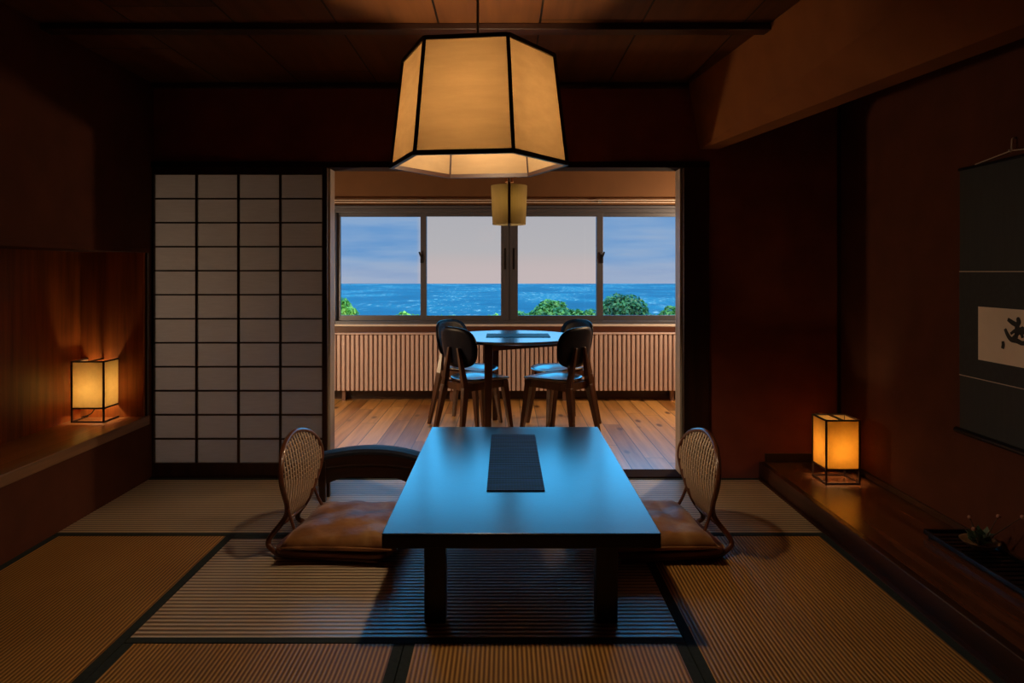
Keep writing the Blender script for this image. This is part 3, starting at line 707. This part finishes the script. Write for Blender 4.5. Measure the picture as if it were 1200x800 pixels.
# ------------------------------------------------------------------ round table and chairs
rt_ = thing('round_table', 'round blue-black three-legged dining table in front of the windows', 'table', (0.05, 5.12, 0))
bm = BM(); lathe(bm, [(0.462, 0.695), (0.485, 0.706), (0.49, 0.714), (0.488, 0.72)], 64); obj('tabletop', bm, M['lacquer'], rt_, smooth=False)
lp = [(0.45*math.cos(R(a)), 0.45*math.sin(R(a))) for a in (-112, 0, 107)]
bm = BM()
for k in range(3):
    a, b = lp[k], lp[(k+1) % 3]; bar(bm, (a[0], a[1], 0.675), (b[0], b[1], 0.675), 0.022, 0.042)
obj('apron', bm, M['legwood'], rt_)
for x, y in lp:
    bm = BM(); tapered(bm, (x*1.0, y*1.0, 0), (x*0.97, y*0.97, 0.697), 0.042, 0.06); obj('leg', bm, M['legwood'], rt_, bevel=0.006)
pm_ = boxo('placemat', (-0.235, -0.14, 0, 0.235, 0.14, 0.004), M['placemat'], None, bevel=0.001); pm_.location = (0.095, 5.13, 0.7203); tag(pm_, 'dark woven rectangular placemat in the middle of the round table', 'placemat')

def dining_chair(loc, rz, label):
    t = thing('dining_chair', label, 'chair', loc, rz, 'dining chairs around the round table')
    # seat
    bm = BM(); n = 40; ol = superell(0.195, 0.193, 2.7, n)
    def lvl(s, dz):
        return [bm.verts.new((x*s*(1.0 if x < 0 else 1.04), y*s*(0.92 if x < 0 else 1.0), 0.447+dz+0.010*(abs(y)/0.2)**2*s-0.010*max(0, x/0.2)**2)) for x, y in ol]
    rings = [lvl(0.90, -0.016), lvl(0.985, -0.012), lvl(1.0, -0.004), lvl(0.985, 0.001), lvl(0.7, -0.002), lvl(0.35, -0.006)]
    for a, b in zip(rings, rings[1:]):
        for k in range(n): bm.faces.new((a[k], a[(k+1) % n], b[(k+1) % n], b[k]))
    bm.faces.new(rings[0][::-1]); bm.faces.new(rings[-1])
    obj('seat', bm, M['seatblue'], t, smooth=True)
    # curved shell backrest
    bm = BM(); N, K = 40, 6; ol = superell(0.203, 0.142, 3.1, N)
    def shell(s, off):
        out = []
        for y, z in ol:
            y, z = y*s*(1.0 if z > 0 else 1.0-0.10*abs(z)/0.142), z*s
            out.append(bm.verts.new((-0.215+0.95*y*y-0.16*z+off, y, 0.672+z)))
        return out
    f = [shell(s, 0.007) for s in (1.0, 0.8, 0.55, 0.28, 0.05)]; b = [shell(s, -0.007) for s in (1.0, 0.8, 0.55, 0.28, 0.05)]
    for ring in (f, b):
        for A, B in zip(ring, ring[1:]):
            for k in range(N): bm.faces.new((A[k], A[(k+1) % N], B[(k+1) % N], B[k]))
        bm.faces.new(ring[-1])
    for k in range(N): bm.faces.new((f[0][k], f[0][(k+1) % N], b[0][(k+1) % N], b[0][k]))
    obj('backrest', bm, M['shell'], t, smooth=True, bevel=0)
    # legs: rear pair rises to the shell, front pair splays
    for s in (-1, 1):
        bm = BM(); tapered(bm, (-0.285, s*0.165, 0), (-0.215, s*0.120, 0.40), 0.026, 0.046, 0.026, 0.040); tapered(bm, (-0.215, s*0.120, 0.40), (-0.225, s*0.052, 0.67), 0.046, 0.020, 0.040, 0.022)
        obj('leg', bm, M['legwood'], t, bevel=0.004)
        bm = BM(); tapered(bm, (0.175, s*0.165, 0), (0.12, s*0.13, 0.43), 0.024, 0.048, 0.024, 0.048); obj('leg', bm, M['legwood'], t, bevel=0.004)
    bm = BM()
    for s in (-1, 1): bar(bm, (-0.215, s*0.122, 0.40), (0.13, s*0.135, 0.405), 0.022, 0.05)
    bar(bm, (-0.205, -0.122, 0.40), (-0.205, 0.122, 0.40), 0.022, 0.05); bar(bm, (0.12, -0.13, 0.405), (0.12, 0.13, 0.405), 0.022, 0.05)
    obj('seat_frame', bm, M['legwood'], t)
    return t
ch = dining_chair((-0.187, 4.93, 0), R(40), 'dark blue shell chair left of the round table, nearer the viewer')
dup(ch, (-0.27, 5.40, 0), R(-32), 'dark blue shell chair left of the round table, nearer the windows')
dup(ch, (0.35, 4.93, 0), R(140), 'dark blue shell chair right of the round table, nearer the viewer')
dup(ch, (0.415, 5.40, 0), R(212), 'dark blue shell chair right of the round table, nearer the windows')

# ------------------------------------------------------------------ hanging scroll and its hook
sc_ = thing('hanging_scroll', 'dark hanging scroll with white calligraphy panel on the right alcove wall', 'scroll', (XR, 2.60, 0))
ya, yb = -0.33, 0.34
boxo('silk_backing', (-0.012, ya, 0.53, -0.008, yb, 1.63), M['silk'], sc_)
boxo('brocade_band', (-0.0135, ya, 0.758, -0.012, yb, 1.20), M['silk_mid'], sc_)
for z in (1.198, 0.757):
    bm = BM(); bx(bm, -0.0145, ya, z, -0.0135, yb, z+0.0035); obj('pale_thread', bm, M['scrollline'], sc_)
boxo('calligraphy_paper', (-0.0145, -0.22, 0.838, -0.0135, 0.222, 1.056), M['scrollpaper'], sc_)
ST = {'a': ([(2.6521, 1.014), (2.6336, 1.0054), (2.6152, 0.9987), (2.6002, 0.9963)], 0.0055), 'b': ([(2.6002, 1.0176), (2.5972, 1.009), (2.605, 0.995), (2.6074, 0.9748), (2.611, 0.9499)], 0.0062),
      'c': ([(2.6379, 0.9617), (2.6183, 0.9738), (2.5972, 0.9823), (2.6002, 0.9665), (2.6183, 0.9514), (2.6274, 0.9447)], 0.0042), 'd': ([(2.5912, 0.9828), (2.5764, 0.9862), (2.5835, 0.968), (2.5794, 0.9529)], 0.0042),
      'e': ([(2.5912, 0.9642), (2.5735, 0.9702), (2.5589, 0.9689), (2.5647, 0.9587)], 0.004), 'f': ([(2.6678, 0.9741), (2.6553, 0.9547), (2.6366, 0.9393), (2.6062, 0.9361), (2.5823, 0.9305), (2.5618, 0.9336)], 0.0055),
      'seal': ([(2.6805, 0.9249), (2.6792, 0.9135), (2.6818, 0.9018)], 0.0048)}
bm = BM()
for k, (pts, r) in ST.items():
    P = smooth_pts([(-0.0150, y-2.60, z) for y, z in pts], 5)
    for i, (a, b) in enumerate(zip(P, P[1:])):
        rr = 1.6*r*(0.75+0.35*math.sin(PI*(i+0.5)/len(P)))
        d = (b-a).normalized(); s = Vector((0, -d.z, d.y))*rr
        a2, b2 = a-d*rr*0.5, b+d*rr*0.5
        q = [a2-s, b2-s, b2+s, a2+s]; frustum(bm, q, [v+Vector((-0.0005-0.00003*i, 0, 0)) for v in q])
for y, z, r in ((2.6002, 1.0176, 0.010), (2.566, 0.932, 0.008)):
    ring = [(-0.0150, y-2.60+r*math.cos(2*PI*i/14), z+r*math.sin(2*PI*i/14)) for i in range(14)]; frustum(bm, ring, [(x-0.0007, yy, zz) for x, yy, zz in ring])
obj('brush_writing', bm, M['ink'], sc_)
bm = BM(); tube(bm, [(-0.014, ya-0.03, 0.52), (-0.014, yb+0.02, 0.52)], 0.013, 12); obj('bottom_roller', bm, M['tray'], sc_, smooth=False)
bm = BM(); tube(bm, [(-0.010, ya-0.005, 1.636), (-0.010, yb+0.005, 1.636)], 0.007, 10); obj('top_rod', bm, M['tray'], sc_)
bm = BM(); tube(bm, [(-0.014, -0.22, 1.643), (-0.016, 0.035, 1.664), (-0.014, 0.24, 1.643)], 0.0022, 6); obj('hanging_cord', bm, M['scrollline'], sc_)
hk = BM(); tube(hk, smooth_pts([(XR, 2.635, 1.712), (XR-0.012, 2.635, 1.71), (XR-0.014, 2.635, 1.69), (XR-0.014, 2.636, 1.668), (XR-0.019, 2.636, 1.660), (XR-0.024, 2.636, 1.668)], 4), 0.0028, 6)
hk = obj('scroll_hook', hk, M['rail'], None, smooth=True); tag(hk, 'small pale metal hook on the alcove wall above the dark scroll', 'hook')

# ------------------------------------------------------------------ flower arrangement on the platform
tr = thing('slatted_tray', 'black slatted tray on the alcove platform below the hanging scroll', 'tray', (1.855, 2.60, PZ))
tx, ty = 0.088, 0.29
bm = BM()
for s in (-1, 1): bx(bm, s*tx-0.006, -ty, 0.012, s*tx+0.006, ty, 0.03)
for s in (-1, 1): bx(bm, -tx, s*ty-0.006, 0.012, tx, s*ty+0.006, 0.03)
obj('rim', bm, M['tray'], tr, bevel=0.002)
bm = BM(); k = -ty+0.03
while k < ty-0.02:
    bx(bm, -tx+0.004, k-0.012, 0.014, tx-0.004, k+0.012, 0.022); k += 0.036
obj('slats', bm, M['tray'], tr)
for sx in (-1, 1):
    for sy in (-1, 1):
        bm = BM(); bx(bm, sx*(tx-0.012)-0.01, sy*(ty-0.03)-0.01, 0, sx*(tx-0.012)+0.01, sy*(ty-0.03)+0.01, 0.0125); obj('foot', bm, M['tray'], tr)
bw = BM(); lathe(bw, [(0.022, 0.0), (0.026, 0.004), (0.05, 0.018), (0.068, 0.034), (0.07, 0.036), (0.064, 0.033), (0.046, 0.02), (0.02, 0.012)], 28)
bw = obj('flower_bowl', bw, M['bowl'], None, smooth=True); bw.location = (1.868, 2.70, PZ+0.0225); tag(bw, 'shallow brown bowl holding the plant on the slatted tray', 'bowl')
ik = thing('plant_arrangement', 'small leafy plant with upright twigs and buds in the brown bowl', 'plant', (1.868, 2.70, PZ+0.0385))
tw_ = [((0, 0), (-0.01, 0.02, 0.06), (-0.02, 0.03, 0.10)), ((0.005, 0), (0.02, -0.03, 0.07), (0.03, -0.06, 0.135)), ((0, 0.005), (0.03, -0.08, 0.09), (0.055, -0.15, 0.165)), ((-0.005, 0), (-0.02, -0.02, 0.04), (-0.045, -0.03, 0.075))]
random.seed(5)
for (sx, sy), b, c in tw_:
    bm = BM(); tube(bm, smooth_pts([(sx, sy, 0), b, c], 5), lambda t: 0.003*(1-0.6*t), 6); stt = obj('twig', bm, M['stem'], ik, smooth=True)
    bm = BM(); ball(bm, c, 0.008, 10, 6); obj('bud', bm, M['bud'], stt, smooth=True)
bm = BM()
for i in range(34):
    a = random.uniform(0, 2*PI); l = random.uniform(0.03, 0.06); e = random.uniform(0.2, 1.2); w = l*0.3
    d = Vector((math.cos(a)*math.cos(e), math.sin(a)*math.cos(e), math.sin(e))); s = d.cross(Vector((0, 0, 1))).normalized()*w; o0 = Vector((random.uniform(-0.015, 0.015), random.uniform(-0.015, 0.015), random.uniform(0.0, 0.03)))
    p = [o0, o0+d*l*0.5+s, o0+d*l, o0+d*l*0.5-s]; up = s.cross(d).normalized()*0.0008
    frustum(bm, [v for v in p], [v+up for v in p])
obj('leaves', bm, M['leafdark'], ik)

# ------------------------------------------------------------------ outdoors
bm = BM(); ys = [60, 400, 1500, 3000, 5600]; g = []
bm.verts.ensure_lookup_table()
bx(bm, -9000, 300, -101, 9000, 5700, -100); sea = obj('sea', bm, M['sea']); struct(sea, 'blue sea and distant coast seen through the windows', 'sea')
bm = BM(); frustum(bm, [(-30, 7.2, -3.4), (30, 7.2, -3.4), (60, 70, -30), (-60, 70, -30)], [(-30, 7.2, -3.0), (30, 7.2, -3.0), (60, 70, -29), (-60, 70, -29)]); struct(obj('ground', bm, M['hill']), 'green hillside below the windows', 'hillside')
hillz = lambda y: -3.0-(y-7.2)*26/62.8
def tree(label, x, y, top, rad, mat, seed, leaf=0.052, count=2600, spiky=False):
    random.seed(seed); zb = hillz(y)
    t = thing('tree', label, 'tree', (x, y, zb), 0, 'trees outside the windows')
    H_ = top-zb; cz = H_-rad
    bm = BM(); tube(bm, smooth_pts([(0, 0, -0.1), (0.05, 0.02, H_*0.4), (0, 0, cz)], 5), lambda q: 0.11*(1-0.6*q), 8); trunk = obj('trunk', bm, M['bark'], t, smooth=True)
    bm = BM()
    blobs = [(Vector((0, 0, cz)), rad*0.72)]
    for i in range(13):
        a = random.uniform(0, 2*PI); e = random.uniform(-0.3, 1.2); d = rad*random.uniform(0.5, 0.78)
        blobs.append((Vector((d*math.cos(a)*math.cos(e), d*math.sin(a)*math.cos(e), cz+d*math.sin(e))), rad*random.uniform(0.24, 0.42)))
    for c, r in blobs[1:]:
        tube(bm, [(0, 0, cz-rad*0.5), c], 0.025, 5)
    obj('branches', bm, M['bark'], t); bm = BM()
    tot = sum(r*r for _, r in blobs)
    for c, r in blobs:
        for i in range(int(2.3*count*r*r/tot)):
            v = Vector((random.gauss(0, 1), random.gauss(0, 1), random.gauss(0, 1))).normalized()
            p = c+v*r*random.uniform(0.75, 1.06)
            nn = (v+Vector((random.uniform(-0.8, 0.8), random.uniform(-0.8, 0.8), random.uniform(-0.3, 0.9)))).normalized()
            s = nn.orthogonal().normalized(); u = nn.cross(s); th = random.uniform(0, 2*PI); l = leaf*random.uniform(0.7, 1.4); w = l*(0.22 if spiky else 0.5)
            d = s*math.cos(th)+u*math.sin(th); q = nn.cross(d); m = nn*l*0.15
            vs = [bm.verts.new(z) for z in (p-d*l, p+q*w+m, p+d*l, p-q*w+m)]
            bm.faces.new((vs[0], vs[1], vs[2])); bm.faces.new((vs[0], vs[2], vs[3]))
    obj('foliage', bm, mat, t)
    return t
tree('bushy green tree behind the third window pane, just right of centre', 0.86, 14, 0.68, 0.85, M['leaf1'], 1, count=4200)
tree('low green bush in the lower right of the third window pane', 1.98, 17.5, 0.28, 0.6, M['leaf1'], 2, count=1500)
tree('dark round tree in the middle of the fourth window pane', 2.72, 15, 0.70, 0.95, M['leaf2'], 3, count=4200)
tree('spiky green tree at the right end of the fourth window pane', 3.35, 13, 0.62, 0.62, M['leaf1'], 4, spiky=True, count=2200, leaf=0.075)
tree('spiky bright green tree in the lower left of the first window pane', -2.72, 11, 0.74, 0.46, M['leaf3'], 5, spiky=True, count=1500, leaf=0.075)
tree('small bright treetop at the bottom right of the first window pane', -1.86, 13, 0.42, 0.42, M['leaf3'], 6, count=1100)
tree('small bright treetop at the bottom left of the second window pane', -1.42, 15.4, 0.26, 0.44, M['leaf3'], 8, count=1100)
tree('small bright treetop at the bottom right of the second window pane', -0.12, 12, 0.50, 0.4, M['leaf3'], 9, count=1100)

# ------------------------------------------------------------------ sky and sun
w = bpy.data.worlds.new('sky'); SC.world = w; w.use_nodes = True
nt = w.node_tree; nt.nodes.clear()
class K:  # same node helpers for the world tree
    def __init__(s, t): s.t = t
    n = NT.n; l = NT.l
k = K(nt)
tc = k.n('ShaderNodeTexCoord'); sx = k.n('ShaderNodeSeparateXYZ'); k.l(tc.outputs['Generated'], sx.inputs[0])
el = sx.outputs[2]
az = math_n(k, 'DIVIDE', sx.outputs[0], math_n(k, 'MAXIMUM', sx.outputs[1], 0.01))
mp = k.n('ShaderNodeMapping'); mp.inputs['Scale'].default_value = (7, 7, 60); k.l(tc.outputs['Generated'], mp.inputs[0])
nz = k.n('ShaderNodeTexNoise', Scale=1.0, Detail=5.0); k.l(mp.outputs[0], nz.inputs['Vector'])
blue = ramp(k, nz.outputs[0], [(0.35, lin(108, 156, 210)), (0.58, lin(136, 170, 212)), (0.75, lin(154, 176, 208))])
grey = ramp(k, el, [(0.0, lin(206, 186, 184)), (0.03, lin(188, 184, 188)), (0.12, lin(176, 176, 184))])
cloud = ramp(k, math_n(k, 'ABSOLUTE', math_n(k, 'SUBTRACT', az, 0.0075)), [(0.125, (1, 1, 1)), (0.137, (0, 0, 0))])
mx = k.n('ShaderNodeMix', data_type='RGBA'); k.l(cloud, mx.inputs[0]); k.l(blue, mx.inputs[6]); k.l(grey, mx.inputs[7])
low = mx.outputs[2]
hor = ramp(k, el, [(0.0, (1, 1, 1)), (0.02, (0, 0, 0))])
mh = k.n('ShaderNodeMix', data_type='RGBA'); k.l(math_n(k, 'MULTIPLY', hor, 0.35), mh.inputs[0]); k.l(low, mh.inputs[6]); mh.inputs[7].default_value = lin(196, 190, 196)
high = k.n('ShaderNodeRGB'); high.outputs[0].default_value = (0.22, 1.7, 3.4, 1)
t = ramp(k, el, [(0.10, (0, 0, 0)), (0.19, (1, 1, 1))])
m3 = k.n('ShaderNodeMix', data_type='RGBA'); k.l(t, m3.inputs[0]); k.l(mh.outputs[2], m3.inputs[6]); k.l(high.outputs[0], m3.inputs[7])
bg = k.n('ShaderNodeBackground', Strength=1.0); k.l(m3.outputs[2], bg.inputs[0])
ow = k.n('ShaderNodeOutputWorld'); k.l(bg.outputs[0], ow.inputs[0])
sun = bpy.data.lights.new('sun', 'SUN'); sun.energy = 4.4; sun.angle = R(0.5); sun.color = (1, 0.93, 0.8)
so = bpy.data.objects.new('sun', sun); C.objects.link(so); so.rotation_euler = (R(42), R(-14), 0)

# two bare point lights added out of view to brighten the window room
for i, x in enumerate((-1.75, 1.75)):
    L = bpy.data.lights.new('window_room_fill', 'POINT'); L.energy = (60, 76)[i]; L.color = (1.0, 0.70, 0.40); L.shadow_soft_size = 0.08
    lo = bpy.data.objects.new('window_room_fill', L); C.objects.link(lo); lo.location = ((-2.06, 4.95, 1.0), (2.02, 5.7, 1.5))[i]

# ------------------------------------------------------------------ camera
cam = bpy.data.cameras.new('camera'); co = bpy.data.objects.new('camera', cam); C.objects.link(co)
co.location = (0, 0, 1.2); co.rotation_euler = (R(90), 0, 0)
cam.sensor_width = 36; cam.lens = 36*804/1200
cam.shift_x = 8/1200; cam.shift_y = -82/1200
cam.clip_start = 0.05; cam.clip_end = 20000
SC.camera = co
SC.view_settings.view_transform = 'Standard'; SC.view_settings.look = 'None'
SC.view_settings.exposure = 0; SC.view_settings.gamma = 1; SC.view_settings.use_curve_mapping = False
SC.cycles.max_bounces = 8; SC.cycles.use_denoising = True; SC.cycles.sample_clamp_indirect = 6
SC.cycles.diffuse_bounces = 4; SC.cycles.glossy_bounces = 4; SC.cycles.transparent_max_bounces = 12
